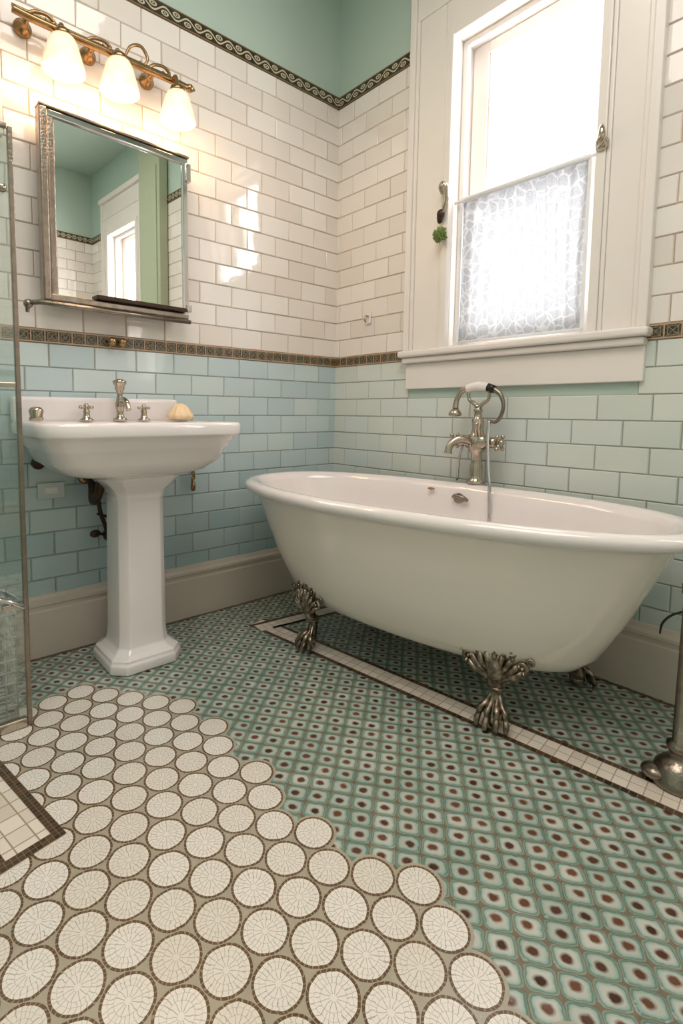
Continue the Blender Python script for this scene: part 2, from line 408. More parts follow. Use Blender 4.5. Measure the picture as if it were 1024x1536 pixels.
def baseboard(name,fn,u0,u1):
    prof=[(.0,.0),(.024,.0),(.024,.170),(.019,.177),(.019,.190),(.026,.195),(.026,.206),(.016,.216),(.010,.230),(.0,.234)]
    vs=[fn(u0,z,d) for d,z in prof]+[fn(u1,z,d) for d,z in prof]; n=len(prof)
    fs=[(i,i+n,i+1+n,i+1) for i in range(n-1)]+[tuple(range(n)),tuple(range(2*n-1,n-1,-1))]
    return mk(name,vs,fs,M_base)
baseboard("baseboard_left",wl,YF,0); baseboard("baseboard_back",wb,0,1.75); baseboard("baseboard_right",wr,0,-YF)

# ---------------------------------------------------------------- floor
def grid_cells(O,a,b,ca,cb,na,nb,test,z,stag=0):
    vs=[];fs=[];uv=[];rn=[]
    for i in range(na[0],na[1]):
        for j in range(nb[0],nb[1]):
            p=V((O[0],O[1]))+V(a)*(i*ca+(stag*ca if j%2 else 0))+V(b)*(j*cb)
            q=[p,p+V(a)*ca,p+V(a)*ca+V(b)*cb,p+V(b)*cb]; c=(q[0]+q[2])/2
            if not test(c): continue
            k=len(vs); vs+=[V((x.x,x.y,z)) for x in q]; fs.append((k,k+1,k+2,k+3)); uv+=[(0,0),(1,0),(1,1),(0,1)]
            r=(random.random(),random.random(),random.random(),1); rn+=[r]*4
    return vs,fs,uv,rn
class Acc:
    def __init__(s): s.v=[];s.f=[];s.uv=[];s.r=[];s.m=[]
    def add(s,t,mi):
        k=len(s.v); s.v+=t[0]; s.f+=[tuple(k+i for i in f) for f in t[1]]; s.uv+=t[2]; s.r+=t[3]; s.m+=[mi]*len(t[1])
A=Acc()
M_floorbase=simple("floor_grout",lin(160,156,140),.7)
A.add(([V((-.2,YF-.2,0)),V((XR+.2,YF-.2,0)),V((XR+.2,.2,0)),V((-.2,.2,0))],[(0,1,2,3)],[(0,0)]*4,[(0,0,0,1)]*4),0)
th=math.radians(38); a=(math.cos(th),math.sin(th)); b=(-math.sin(th),math.cos(th))
inroom=lambda c:-.03<c.x<XR+.03 and YF-.03<c.y<.03
A.add(grid_cells((0,-1.5),a,b,.053,.045,(-90,110),(-110,90),inroom,.0006),1)
poly=[(.40,-1.70),(.33,-1.50),(.39,-1.36),(.52,-1.27),(.80,-1.18),(1.0,-1.22),(1.2,-1.26),(1.35,-1.19),(1.47,-1.13),(1.60,-1.15),(1.70,-1.20),(1.80,-1.19),(1.95,-1.3),(2.2,-1.6),(2.2,-2.4),(.4,-2.4)]
def inside(c):
    r=False;n=len(poly);j=n-1
    for i in range(n):
        xi,yi=poly[i];xj,yj=poly[j]
        if (yi>c.y)!=(yj>c.y) and c.x<(xj-xi)*(c.y-yi)/(yj-yi)+xi: r=not r
        j=i
    return r
pit=.089; hv=[];hf=[];hu=[];hr=[]
th2=math.radians(38); a2=V((math.cos(th2),math.sin(th2))); b2=V((-math.sin(th2),math.cos(th2))); ne=0
for i in range(-40,60):
    for j in range(-40,60):
        c=V((1.314,-1.604))+a2*(i*pit+(pit/2 if j%2 else 0))+b2*(j*pit*.866)
        if not inside(c): continue
        k=len(hv); r=(random.random(),random.random(),random.random(),1)
        edge = not all(inside(c+a2*(math.cos(q)*pit)+b2*(math.sin(q)*pit)) for q in [math.radians(60*w) for w in range(6)])
        if edge:
            N=24; ne+=1; zz=.0008+(ne%9)*.00004
            for w in range(N):
                q=2*math.pi*w/N; o=(math.cos(q)*1.13,math.sin(q)*1.13); p=c+(a2*o[0]+b2*o[1])*pit/2; hv.append(V((p.x,p.y,zz))); hu.append((o[0]*1.1,o[1]*1.1) ); hr.append(r)
            hf.append(tuple(range(k,k+N))); k=len(hv)
            for w in range(N):
                q=2*math.pi*w/N; o=(math.cos(q)*.985,math.sin(q)*.985); p=c+(a2*o[0]+b2*o[1])*pit/2; hv.append(V((p.x,p.y,.0016))); hu.append(o); hr.append(r)
            hf.append(tuple(range(k,k+N)))
        else:
            for w in range(6):
                q=math.radians(30+60*w); R_=1/math.cos(math.radians(30)); o=(math.cos(q)*R_,math.sin(q)*R_); p=c+(a2*o[0]+b2*o[1])*(pit/2); hv.append(V((p.x,p.y,.0012))); hu.append(o); hr.append(r)
            hf.append(tuple(range(k,k+6)))
A.add((hv,hf,hu,hr),2)
def band(p0,p1,w,z,cell,mi,side=1):
    p0=V(p0);p1=V(p1);d=(p1-p0);L=d.length;d=d/L;n=V((-d.y,d.x))*side;N=max(1,round(L/cell)); M=max(1,round(w/cell)); 
    A.add(grid_cells(p0,d,n,L/N,w/M,(0,N),(0,M),lambda c:inroom(c),z),mi)
P0=V((.262,-.742)); P1=V((3.1,-.742+.117*2.84)); dx=(P1-P0).normalized(); nx=V((-dx.y,dx.x))
dk=.018
band(P0,P1,dk,.0018,dk,4); band(P0+nx*dk,P1+nx*dk,.068,.0018,.034,3); band(P0+nx*(dk+.068),P1+nx*(dk+.068),dk,.0018,dk,4)
Q1=V((.335,-.05)); dy=(Q1-P0).normalized(); ny=V((dy.y,-dy.x))
band(P0,Q1,dk,.0022,dk,4,-1); band(P0+ny*dk+nx*dk,Q1+ny*dk,.068,.0022,.034,3,-1); band(P0+ny*(dk+.068)+nx*.08,Q1+ny*(dk+.068),dk,.0022,dk,4,-1)
C0=V((.93,-1.672)); da=V((-.983,-.183)); db=V((.183,-.983))
def band2(o,d,n,L,w,cell,mi,z):
    A.add(grid_cells(o,d,n,cell,cell,(0,int(L/cell)),(0,max(1,round(w/cell))),inroom,z),mi)
band2(C0,da,db,.9,.9,.046,3,.0026); 
band2(C0,da,db,.9,.024,.012,4,.0032); band2(C0+db*.024,db,da,.9,.024,.012,4,.0034); band2(C0+db*.115+da*.024,da,db,.9,.012,.012,4,.0032)
band((.03,-3),(.03,0),.014,.0018,.014,4,-1); band((.05,-.045),(3.2,-.045),.014,.0018,.014,4)
mk("floor",A.v,A.f,None,uvs=A.uv,rnd=A.r,mats=[M_floorbase,M_teal,M_circ,M_sq,M_dk],fm=A.m)

# ---------------------------------------------------------------- window
def window(name,x0,x1,z0,z1,hl=.222,hr=.182,top=2.80,stl=.075):
    w=grp(name); o0=x0-hl; o1=x1+hr; zt=z1+.15
    L=[((o0,-.036,z0-.005),(o0+.030,0,top-.041)),((o1-.030,-.036,z0-.005),(o1,0,top-.041)),
       ((o0+.0301,-.028,z0-.005),(o0+.046,0,zt)),((o1-.046,-.028,z0-.005),(o1-.0301,0,zt)),
       ((o0+.0461,-.020,z0-.005),(x0-.0441,0,zt)),((x1+.0441,-.020,z0-.005),(o1-.0461,0,zt)),
       ((x0-.044,-.024,z0-.005),(x0-.0301,0,z1+.03)),((x1+.0301,-.024,z0-.005),(x1+.044,0,z1+.03)),
       ((x0-.030,-.030,z0-.005),(x0,0,z1+.03)),((x1,-.030,z0-.005),(x1+.030,0,z1+.03)),
       ((x0+.0001,-.030,z1),(x1-.0001,0,z1+.03)),((x0-.044,-.020,z1+.0301),(x1+.044,0,zt)),((o0+.0301,-.024,zt+.0001),(o1-.0301,0,top-.0401)),
       ((o0-.012,-.05,top-.04),(o1+.012,0,top))]
    boxes("casing",L,M_trim,w,.004)
    boxes("stool",[((o0-.012,-.062,z0-.035),(o1+.012,-.0001,z0-.0055))],M_trim,w,.010,3)
    boxes("stool_cove",[((o0+.002,-.045,z0-.062),(o1-.002,-.0001,z0-.0352))],M_trim,w,.008,3)
    boxes("apron",[((o0+.012,-.022,z0-.178),(o1-.004,-.0001,z0-.0622))],M_trim,w,.004)
    boxes("jamb",[((x0-.02,.0002,z0-.030),(x0,.199,z1)),((x1,.0002,z0-.030),(x1+.02,.199,z1)),((x0-.02,.0002,z1+.0001),(x1+.02,.199,z1+.02)),((x0+.0001,.0002,z0-.035),(x1-.0001,.22,z0-.001))],M_trim,w)
    s=.024
    boxes("stops",[((x0+.0001,.040,z0),(x0+s,.062,z1-.0001)),((x1-s,.040,z0),(x1-.0001,.062,z1-.0001)),((x0+s+.0001,.040,z1-s),(x1-s-.0001,.062,z1-.0001))],M_trim,w,.003)
    zm=1.80
    def sash(nm,y,za,zb,bot,sl,sr):
        boxes(nm,[((x0+.004,y,za),(x0+sl,y+.035,zb)),((x1-sr,y,za),(x1-.004,y+.035,zb)),((x0+sl+.0001,y,za),(x1-sr-.0001,y+.035,za+bot)),((x0+sl+.0001,y,zb-.045),(x1-sr-.0001,y+.035,zb))],M_trim,w,.004)
        mk(nm+"_glass",[(x0+sl,y+.018,za+bot),(x1-sr,y+.018,za+bot),(x1-sr,y+.018,zb-.045),(x0+sl,y+.018,zb-.045)],[(0,1,2,3)],M_wglass,parent=w)
        boxes(nm+"_putty_bead",[((x0+sl-.0001,y+.008,za+bot),(x0+sl+.008,y+.016,zb-.045)),((x1-sr-.008,y+.008,za+bot),(x1-sr+.0001,y+.016,zb-.045))],M_trim,w,.002)
    sash("lower_sash",.066,z0+.001,zm+.02,.065,stl*.8,.055); sash("upper_sash",.115,zm-.02,z1-.001,.045,stl,.055)
    return w
window("window_1",*WIN)
window("window_2",*W2,hl=.12,hr=.12,stl=.058)

cu=grp("lace_cafe_curtain")
nx_,nz_=140,30; vs=[];fs=[]
X0,X1,Z0,Z1=.738,1.245,1.222,1.815
for j in range(nz_+1):
    for i in range(nx_+1):
        u=i/nx_; v=j/nz_; am=.003+.005*(v)
        vs.append((X0+(X1-X0)*u,.026+am*math.sin(u*74+2*math.sin(v*3+u*7))+.003*math.sin(u*23),Z0+(Z1-Z0)*v))
for j in range(nz_):
    for i in range(nx_): k=j*(nx_+1)+i; fs.append((k,k+1,k+nx_+2,k+nx_+1))
mk("lace_panel",vs,fs,M_lace,True,cu)
tube("hem",[(X0,.022,Z0),(X1,.022,Z0)],.006,M_fabric,cu,8,False)
tube("rod_pocket",[(X0,.020,Z1-.002),(X1,.020,Z1-.002)],.011,M_fabric,cu,10,False)
for nm,x in (("side_hem_l",X0),("side_hem_r",X1)):
    boxes(nm,[((x-.006,.016,Z0),(x+.006,.019,Z1))],M_fabric,cu,.001)
rod=grp("curtain_rod")
tube("rod",[(.707,.020,1.813),(1.278,.020,1.813)],.0066,M_trim,rod,10,False)
tube("bracket_r",[(1.278,.018,1.815),(1.292,-.036,1.818),(1.304,-.052,1.828),(1.306,-.056,1.85),(1.303,-.05,1.868)],[.010,.014,.013,.010,.006],M_nickel,rod)
lathe("bracket_r_plate",[(.020,0),(.022,.004),(.01,.014)],(1.300,-.031,1.815),M_nickel,rod,axis='-y')
tube("hook_l",[(.675,-.032,1.85),(.682,-.055,1.865),(.697,-.062,1.872),(.708,-.055,1.855),(.705,-.048,1.82),(.694,-.045,1.785),(.684,-.04,1.765)],[.008,.010,.012,.014,.012,.009,.007],M_nickel,rod)
sphere("tassel_knob",(.682,-.05,1.758),.016,M_darkmetal,rod,(1,1,1.2))
lathe("tassel",[(.004,.03),(.011,.015),(.013,0),(.009,-.02),(.004,-.024)],(.677,-.048,1.745),M_darkmetal,rod)
sp=grp("succulent_ornament"); sc_=V((.692,-.058,1.668))
for k in range(90):
    t=random.random()*6.28; ph=random.random()*1.8
    d=V((math.cos(t)*math.sin(ph),-math.cos(ph),math.sin(t)*math.sin(ph)))
    tube("leaf_%d"%k,[sc_,sc_+d*.020,sc_+d*.035],[.004,.008,.002],M_leaf,sp,6,False)
sphere("core",sc_+V((0,.010,0)),.018,M_leaf,sp)
hk=grp("ceramic_wall_hook")
boxes("plate",[((.232,-.016,1.360),(.262,-.0075,1.412))],M_porc,hk,.003)
tube("hook",[(.247,-.014,1.395),(.247,-.034,1.392),(.247,-.040,1.375),(.247,-.032,1.365)],[.006,.006,.005,.004],M_nickel,hk)
trm=boxes("trim_1",[((.012,-1.90,1.825),(.045,-1.575,ZC-.001))],M_trim,None,.004)
kn=grp("brass_wall_knobs")
for k,yy in enumerate((-1.222,-1.180)):
    lathe("knob_%d"%k,[(.010,0),(.008,.008),(.015,.014),(.018,.022),(.014,.030),(.004,.034)],(.010,yy,1.183),M_brass,kn,axis='x',seg=18)

# ---------------------------------------------------------------- bathtub
tub=grp("clawfoot_bathtub",(.925,-.455,0),math.radians(4.6))
TN=2.45
def tr_(ring):
    out=[]
    for p in ring:
        k=1.0
        if p.y<0 and p.x>-.2: k=1-.20*min(1.0,(p.x+.2)/1.0)**1.3
        out.append(V((p.x,p.y*k,p.z)))
    return out
prof=[(.44,.12,.165,2.2),(.50,.18,.173,2.2),(.548,.222,.196,2.3),(.590,.252,.237,2.3),(.648,.288,.345,2.4),(.70,.316,.46,TN),(.745,.340,.56,TN),(.76,.346,.582,TN)]
rim=[(.772,.353,.590,TN),(.795,.370,.592,TN),(.812,.384,.602,TN),(.816,.387,.617,TN),(.808,.380,.629,TN),(.790,.364,.635,TN),(.765,.344,.634,TN),(.747,.328,.625,TN),(.738,.320,.606,TN)]
inn=[(.72,.310,.56,TN),(.685,.290,.45,TN),(.63,.260,.33,2.4),(.57,.222,.25,2.3),(.48,.16,.215,2.2),(.30,.08,.205,2.0)]
loft("tub_shell",[tr_(se(a_,b_,z,n,N=120)) for a_,b_,z,n in prof],M_tubout,tub,True,False)
loft("tub_rim_and_basin",[tr_(se(a_,b_,z,n,N=120)) for a_,b_,z,n in [prof[-1]]+rim+inn],M_porc,tub,False,True)
def claw(nm,x,y,ang):
    o=V((math.cos(ang),math.sin(ang),0)); t=V((-o.y,o.x,0)); c=V((x,y,0))
    p=lambda A_,B_,z:c+o*A_+t*B_+V((0,0,z+.0035))
    L=[tube("l",[p(-.05,0,.235),p(0,0,.225),p(.028,0,.195),p(.018,0,.15),p(.002,0,.11),p(.004,0,.075),p(.016,0,.045),p(.02,0,.03)],[.02,.028,.030,.022,.018,.021,.026,.020],M_foot,seg=14)]
    L.append(sphere("s",p(.018,0,.026),.025,M_foot))
    for k,bb in enumerate((-.95,-.34,.34,.95)):
        L.append(tube("t",[p(.006,bb*.010,.10),p(.022,bb*.022,.074),p(.036+.010*(1-abs(bb)),bb*.036,.056),p(.040+.012*(1-abs(bb)),bb*.039,.040),p(.046+.016*(1-abs(bb)),bb*.043,.026),p(.048+.018*(1-abs(bb)),bb*.043,.012),p(.040+.018*(1-abs(bb)),bb*.040,.003)],[.006,.008,.0105,.0075,.0095,.007,.003],M_foot,seg=8))
    for q in range(-4,5):
        a_=q*.30; s_=math.sin(a_); cc=math.cos(a_)
        L.append(tube("v",[p(.016,0+s_*.010,.135),p(.032,s_*.034,.150+cc*.030),p(.042,s_*.062,.160+cc*.052),p(.036,s_*.080,.168+cc*.068),p(.046,s_*.086,.162+cc*.074)],[.004,.008,.010,.008,.004],M_foot,seg=8))
    for bb,zz,RR in ((-.074,.205,.020),(.074,.205,.020),(-.044,.246,.018),(.044,.246,.018),(0,.258,.019),(-.046,.176,.014),(.046,.176,.014),(-.094,.226,.013),(.094,.226,.013),(0,.190,.016)):
        L.append(torus("r",p(.034,bb,zz),RR*.66,RR*.34,o,M_foot,n=14,seg=7)); L.append(sphere("k",p(.040,bb,zz),RR*.30,M_foot,seg=8))
    for zz in (.128,.118): L.append(torus("c",p(.006,0,zz),.020,.005,(0,0,1),M_foot,n=14,seg=6))
    return join(nm,L,tub)
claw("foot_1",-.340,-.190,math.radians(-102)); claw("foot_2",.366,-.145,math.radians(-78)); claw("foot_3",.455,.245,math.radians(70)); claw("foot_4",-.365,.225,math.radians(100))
lathe("overflow_plate",[(.022,0),(.024,.004),(.014,.008),(.006,.012)],(-.02,.316,.575),M_pewter,tub,axis='-y')
tube("drain_lever",[(-.04,.298,.582),(-.02,.288,.590),(.01,.290,.584),(.025,.298,.574)],[.006,.010,.010,.006],M_pewter,tub)
sphere("stopper",(-.14,.300,.605),.010,M_brass,tub,(1.6,1,.5))

f=grp("telephone_tub_faucet",(.912,-.082,.638)); 
f.scale=(1.05,1.05,1.16)
FZ=.641
fx,fy=0,0
def z_(v): return v-FZ
lathe("riser",[(r,z_(z)) for r,z in [(.034,.641),(.034,.648),(.026,.655),(.023,.668),(.024,.70),(.020,.71),(.020,.745),(.029,.752),(.034,.775),(.034,.80),(.025,.812),(.020,.83),(.022,.86),(.015,.868),(.013,.885),(.018,.893),(.010,.905)]],(0,0,0),M_nickel,f)
lathe("valve_body",[(.010,-.085),(.018,-.08),(.020,-.06),(.014,-.05),(.024,-.035),(.026,.035),(.014,.05),(.019,.06),(.017,.078),(.008,.084)],(fx,fy-.005,z_(.785)),M_nickel,f,axis='x')
for sx in(-1,1):
    cx=fx+sx*.095
    for k in range(4):
        a_=math.pi/4+k*math.pi/2; d=V((0,math.cos(a_),math.sin(a_)))
        tube("handle_arm",[V((cx,fy-.005,z_(.785))),V((cx,fy-.005,z_(.785)))+d*.026],[.006,.005],M_nickel,f,8,False); sphere("arm_tip",V((cx,fy-.005,z_(.785)))+d*.028,.008,M_nickel,f)
    sphere("handle_cap",(cx+sx*.006,fy-.005,z_(.785)),.012,M_nickel,f)
T=lambda nm,pts,r,m,**k: tube(nm,[(x,y,z_(z)) for x,y,z in pts],r,m,f,**k)
T("spout",[(fx-.01,fy-.02,.785),(fx-.03,fy-.055,.795),(fx-.05,fy-.08,.785),(fx-.058,fy-.095,.765),(fx-.060,fy-.098,.745)],[.014,.015,.014,.013,.015],M_nickel)
T("diverter",[(fx+.01,fy-.02,.80),(fx+.02,fy-.045,.83),(fx+.025,fy-.05,.85)],[.008,.007,.009],M_nickel)
T("cradle",[(fx-.045,fy,.955),(fx-.04,fy,.93),(fx-.02,fy,.918),(fx,fy,.905),(fx+.02,fy,.918),(fx+.04,fy,.93),(fx+.045,fy,.955)],[.007,.006,.007,.010,.007,.006,.007],M_nickel)
T("handset_grip",[(fx-.045,fy-.01,.968),(fx,fy-.01,.975),(fx+.045,fy-.01,.970)],[.014,.017,.014],M_porc)
T("handset_ferrule",[(fx+.043,fy-.01,.970),(fx+.070,fy-.01,.962)],[.015,.013],M_black,smoothpath=False)
T("handset_tail",[(fx+.065,fy-.01,.963),(fx+.093,fy-.01,.945),(fx+.106,fy-.01,.91),(fx+.098,fy-.01,.875),(fx+.078,fy-.01,.855),(fx+.054,fy-.012,.858)],[.010,.008,.007,.007,.006,.005],M_pewter)
T("handset_neck",[(fx-.045,fy-.01,.968),(fx-.068,fy-.012,.958),(fx-.084,fy-.015,.93),(fx-.088,fy-.018,.90)],[.012,.010,.010,.012],M_nickel)
lathe("shower_rose",[(.010,.02),(.020,.010),(.026,0),(.024,-.006),(.010,-.009)],(fx-.088,fy-.018,z_(.880)),M_nickel,f)
T("hose",[(fx+.054,fy-.012,.858),(fx+.062,fy-.03,.80),(fx+.080,fy-.05,.70),(fx+.093,fy-.06,.64),(fx+.10,fy-.065,.53)],.0065,M_chrome,seg=10)
T("feed_hose",[(fx-.06,fy-.0,.775),(fx-.075,fy+.0,.72),(fx-.085,fy+.01,.66),(fx-.095,fy+.02,.643)],.005,M_chrome,seg=10)

# ---------------------------------------------------------------- sink
sk=grp("pedestal_sink"); sx_,sy=.266,-1.252
def rr(hx,hy,z,cx=sx_,cy=sy,n=7): return se(hx,hy,z,n,cx,cy,96)
out=[rr(.12,.13,.688,.235,-1.228,4),rr(.15,.185,.694,.238,-1.235,4),rr(.184,.242,.710,.242,-1.245,4.5),rr(.207,.285,.748,.250),rr(.217,.302,.788,.256),rr(.226,.312,.798,.260),rr(.228,.314,.812,.260),rr(.236,.322,.820,.264),rr(.238,.325,.830,.264),rr(.250,.340,.836),rr(.252,.345,.842),rr(.252,.345,.868),rr(.249,.341,.877),rr(.242,.334,.880),
 rr(.227,.315,.878),rr(.17,.272,.872,.300,sy,4),rr(.155,.255,.862,.302,sy,3.4),rr(.13,.22,.80,.302,sy,3),rr(.09,.15,.755,.300,sy,2.6),rr(.03,.03,.748,.300,sy,2)]
loft("basin",out,M_porc,sk)
boxes("back_ledge",[((.0145,sy-.33,.872),(.046,sy+.30,.965))],M_porc,sk,.014,4)
def oc(h,z,c=.32,cx=.235,cy=-1.225):
    k=h*(1-c); return [V((cx+x,cy+y,z)) for x,y in [(h,-k),(h,k),(k,h),(-k,h),(-h,k),(-h,-k),(-k,-h),(k,-h)]]
ped=loft("pedestal",[oc(.133,.0035),oc(.133,.035),oc(.127,.043),oc(.127,.052),oc(.110,.060),oc(.094,.078),oc(.090,.10),oc(.088,.13),oc(.084,.60),oc(.088,.612),oc(.088,.625),oc(.098,.640),oc(.118,.660),oc(.132,.68),oc(.132,.70)],M_porc,sk,smooth=False)
bm_=ped.modifiers.new("b",'BEVEL'); bm_.width=.006; bm_.segments=3; bm_.limit_method='ANGLE'; bm_.angle_limit=math.radians(12)
ped.data.polygons.foreach_set('use_smooth',[True]*len(ped.data.polygons))
tp=grp("sink_faucet_set"); tx=.095
lathe("spout_column",[(.026,.879),(.026,.886),(.016,.893),(.012,.905),(.016,.925),(.019,.94),(.014,.955),(.010,.975),(.013,.99),(.018,1.0),(.018,1.012),(.024,1.018),(.026,1.028),(.012,1.036)],(tx,-1.220,0),M_nickel,tp)
tube("spout",[(tx,-1.220,.945),(tx+.035,-1.220,.958),(tx+.07,-1.220,.945),(tx+.085,-1.220,.92)],[.010,.011,.010,.010],M_nickel,tp)
for k,yy in enumerate((-1.345,-1.125)):
    lathe("valve_%d"%k,[(.024,.879),(.024,.884),(.014,.890),(.011,.905),(.013,.915),(.008,.925),(.010,.935),(.005,.942)],(tx,yy,0),M_nickel,tp)
    for q in range(4):
        a_=q*math.pi/2+.4; d=V((math.cos(a_),math.sin(a_),0)); c=V((tx,yy,.928))
        tube("cross_%d_%d"%(k,q),[c,c+d*.024],[.005,.0045],M_nickel,tp,8,False); sphere("tip_%d_%d"%(k,q),c+d*.026,.0065,M_nickel,tp)
sd=grp("soap_dish_shell")
rings=[]
for i,(r,z) in enumerate([(.018,.880),(.045,.884),(.058,.893),(.052,.903),(.046,.912),(.036,.928),(.024,.942),(.008,.948)]):
    rings.append([V((.11+r*.75*math.cos(t)*(1+.06*math.cos(9*t)),-.975+r*math.sin(t)*(1+.06*math.cos(9*t)),z)) for t in [2*math.pi*j/54 for j in range(54)]])
loft("shell",rings,M_soap,sd)
cp=grp("brass_tumbler"); lathe("cup",[(.020,.880),(.024,.884),(.020,.895),(.024,.915),(.018,.925),(.006,.928)],(.12,-1.52,0),M_nickel,cp)

tube("trap",[(.20,-1.33,.70),(.18,-1.335,.62),(.12,-1.335,.585),(.10,-1.33,.64),(.06,-1.33,.665),(.016,-1.33,.665)],[.016,.016,.017,.017,.016,.016],M_darkmetal,sk)
lathe("trap_flange",[(.03,0),(.03,.005),(.018,.012)],(.012,-1.33,.665),M_brass,sk,axis='x')
tube("supply",[(.09,-1.30,.70),(.07,-1.30,.60),(.055,-1.29,.53),(.05,-1.27,.47),(.05,-1.26,.43)],.008,M_darkmetal,sk)
tube("supply_b",[(.05,-1.30,.52),(.05,-1.26,.50),(.05,-1.25,.44)],.005,M_darkmetal,sk)
tube("valve_stub",[(.012,-1.262,.43),(.06,-1.262,.43)],.009,M_darkmetal,sk,10,False)
sphere("supply_valve_body",(.055,-1.262,.43),.019,M_darkmetal,sk); sphere("supply_valve_handle",(.055,-1.31,.445),.015,M_darkmetal,sk,(.6,1.4,1))
tube("valve_stem",[(.055,-1.262,.435),(.055,-1.31,.445)],.005,M_darkmetal,sk,8,False)
tube("cold_stub",[(.016,-1.50,.725),(.05,-1.50,.725),(.065,-1.48,.75)],[.020,.02,.012],M_darkmetal,sk)
wp=grp("wall_outlet_plate"); boxes("plate",[((.009,-1.500,.590),(.014,-1.405,.650))],M_plate,wp,.002); boxes("slot",[((.0142,-1.475,.608),(.016,-1.430,.632))],M_trim,wp,.001)
ch=grp("hanging_chain_pull")
pts=[(.035,-.880+.004*math.sin(i*1.3),.700-i*.0105) for i in range(9)]
lathe("hook",[(.012,0),(.012,.004),(.005,.01),(.004,.027)],(.010,-.880,.706),M_brass,ch,axis='x')
for i,p in enumerate(pts): torus("link_%d"%i,p,.0065,.0032,(1,0,0) if i%2 else (0,1,0),M_brass,ch,n=10,seg=6)
lathe("tassel",[(.003,.0),(.009,-.01),(.011,-.03),(.008,-.045),(.003,-.048)],(.035,-.880,.616),M_brass,ch)

# ---------------------------------------------------------------- mirror
mr=grp("wall_mirror",(.0,0,0))
yaw=math.radians(2.2)
def mp_(u,z,d):
    c=V((.078,-.922)); t=V((-math.sin(yaw),math.cos(yaw))); n=V((math.cos(yaw),math.sin(yaw)))
    q=c+t*u+n*d; return V((q.x,q.y,z))
def mbox(nm,u0,u1,z0,z1,d0,d1,mat,bev=.0):
    vs=[mp_(u,z,d) for z in(z0,z1) for (u,d) in((u0,d0),(u1,d0),(u1,d1),(u0,d1))]
    o=mk(nm,vs,[(0,3,2,1),(4,5,6,7),(0,1,5,4),(1,2,6,5),(2,3,7,6),(3,0,4,7)],mat,parent=mr)
    bmx=bmesh.new(); bmx.from_mesh(o.data); bmesh.ops.recalc_face_normals(bmx,faces=bmx.faces); bmx.to_mesh(o.data); bmx.free()
    if bev:
        m=o.modifiers.new("b",'BEVEL'); m.width=bev; m.segments=3; m.limit_method='ANGLE'
    return o
U0=-.555; z0,z1=1.292,1.928
mbox("backing",U0+.01,-.01,z0+.01,z1-.01,-.045,-.004,M_pewter)
mbox("frame_left_outer",U0-.006,U0+.020,z0,z1,-.03,.018,M_pewter,.006); mbox("frame_left",U0+.0201,U0+.044,z0,z1-.001,-.03,.010,M_pewter,.005); mbox("frame_right",-.026,0,z0,z1,-.03,.012,M_chrome,.006)
mbox("frame_top",U0,0,z1-.026,z1,-.03,.013,M_chrome,.006); mbox("frame_bottom",U0,0,z0,z0+.026,-.03,.013,M_pewter,.006)
mbox("frame_top_bead",U0-.006,.004,z1+.0001,z1+.009,-.03,.018,M_pewter,.003)
mbox("glass",U0+.03,-.022,z0+.022,z1-.022,-.004,.004,M_mirror)
tube("shelf_rail",[mp_(U0-.04,z0-.008,-.03),mp_(U0-.02,z0-.010,.02),mp_(.0,z0-.010,.02)],[.009,.009,.009],M_pewter,mr,10,False)
sphere("finial",mp_(U0-.045,z0-.012,-.03),.016,M_pewter,mr); 
tube("finial_stem",[mp_(U0-.045,z0-.012,-.035),mp_(U0-.047,z0-.04,-.035)],[.010,.006],M_pewter,mr,8,False)
mbox("tray",U0+.17,-.02,z0+.027,z0+.042,.004,.030,M_darkmetal,.002)
mbox("clip_tr",-.012,.010,z1-.09,z1-.02,-.01,.02,M_chrome,.004); mbox("clip_br",-.012,.010,z0+.03,z0+.06,-.01,.02,M_chrome,.004)

# ---------------------------------------------------------------- vanity light
vl=grp("vanity_light_fixture"); bx=.085; bz=2.205
tube("bar",[(bx,-1.545,bz+.005),(bx,-1.45,bz),(bx,-1.2,bz),(bx,-.97,bz),(bx,-.92,bz)],[.012,.013,.013,.013,.010],M_brass,vl,12)
tube("bar_upper",[(bx-.03,-1.54,bz+.035),(bx-.03,-1.3,bz+.03),(bx-.03,-1.0,bz+.03)],[.006,.007,.006],M_brass,vl,8)
lathe("end_finial",[(.004,0),(.014,.008),(.016,.02),(.008,.032),(.003,.04)],(bx,-.925,bz),M_brass,vl,axis='y')
for k,yy in enumerate((-1.50,-1.285,-1.06)):
    lathe("rosette_%d"%k,[(.030,0),(.028,.01),(.016,.02),(.010,.03),(.010,bx-.012)],(.012,yy,bz),M_brass,vl,axis='x')
for k,(yy,h) in enumerate(((-1.45,.7),(-1.26,.7),(-1.12,1.6),(-1.03,.8))):
    tube("scroll_%d"%k,[(bx,yy-.055,bz+.005),(bx,yy-.03,bz+.035*h),(bx,yy+.01,bz+.045*h),(bx,yy+.035,bz+.025*h),(bx,yy+.02,bz+.012),(bx,yy+.005,bz+.02)],[.004,.006,.006,.006,.004,.003],M_brass,vl,8)
sh=[(.024,.112),(.038,.106),(.047,.090),(.054,.065),(.062,.038),(.068,.012),(.070,.0),(.066,.002),(.058,.035),(.042,.085),(.018,.104)]
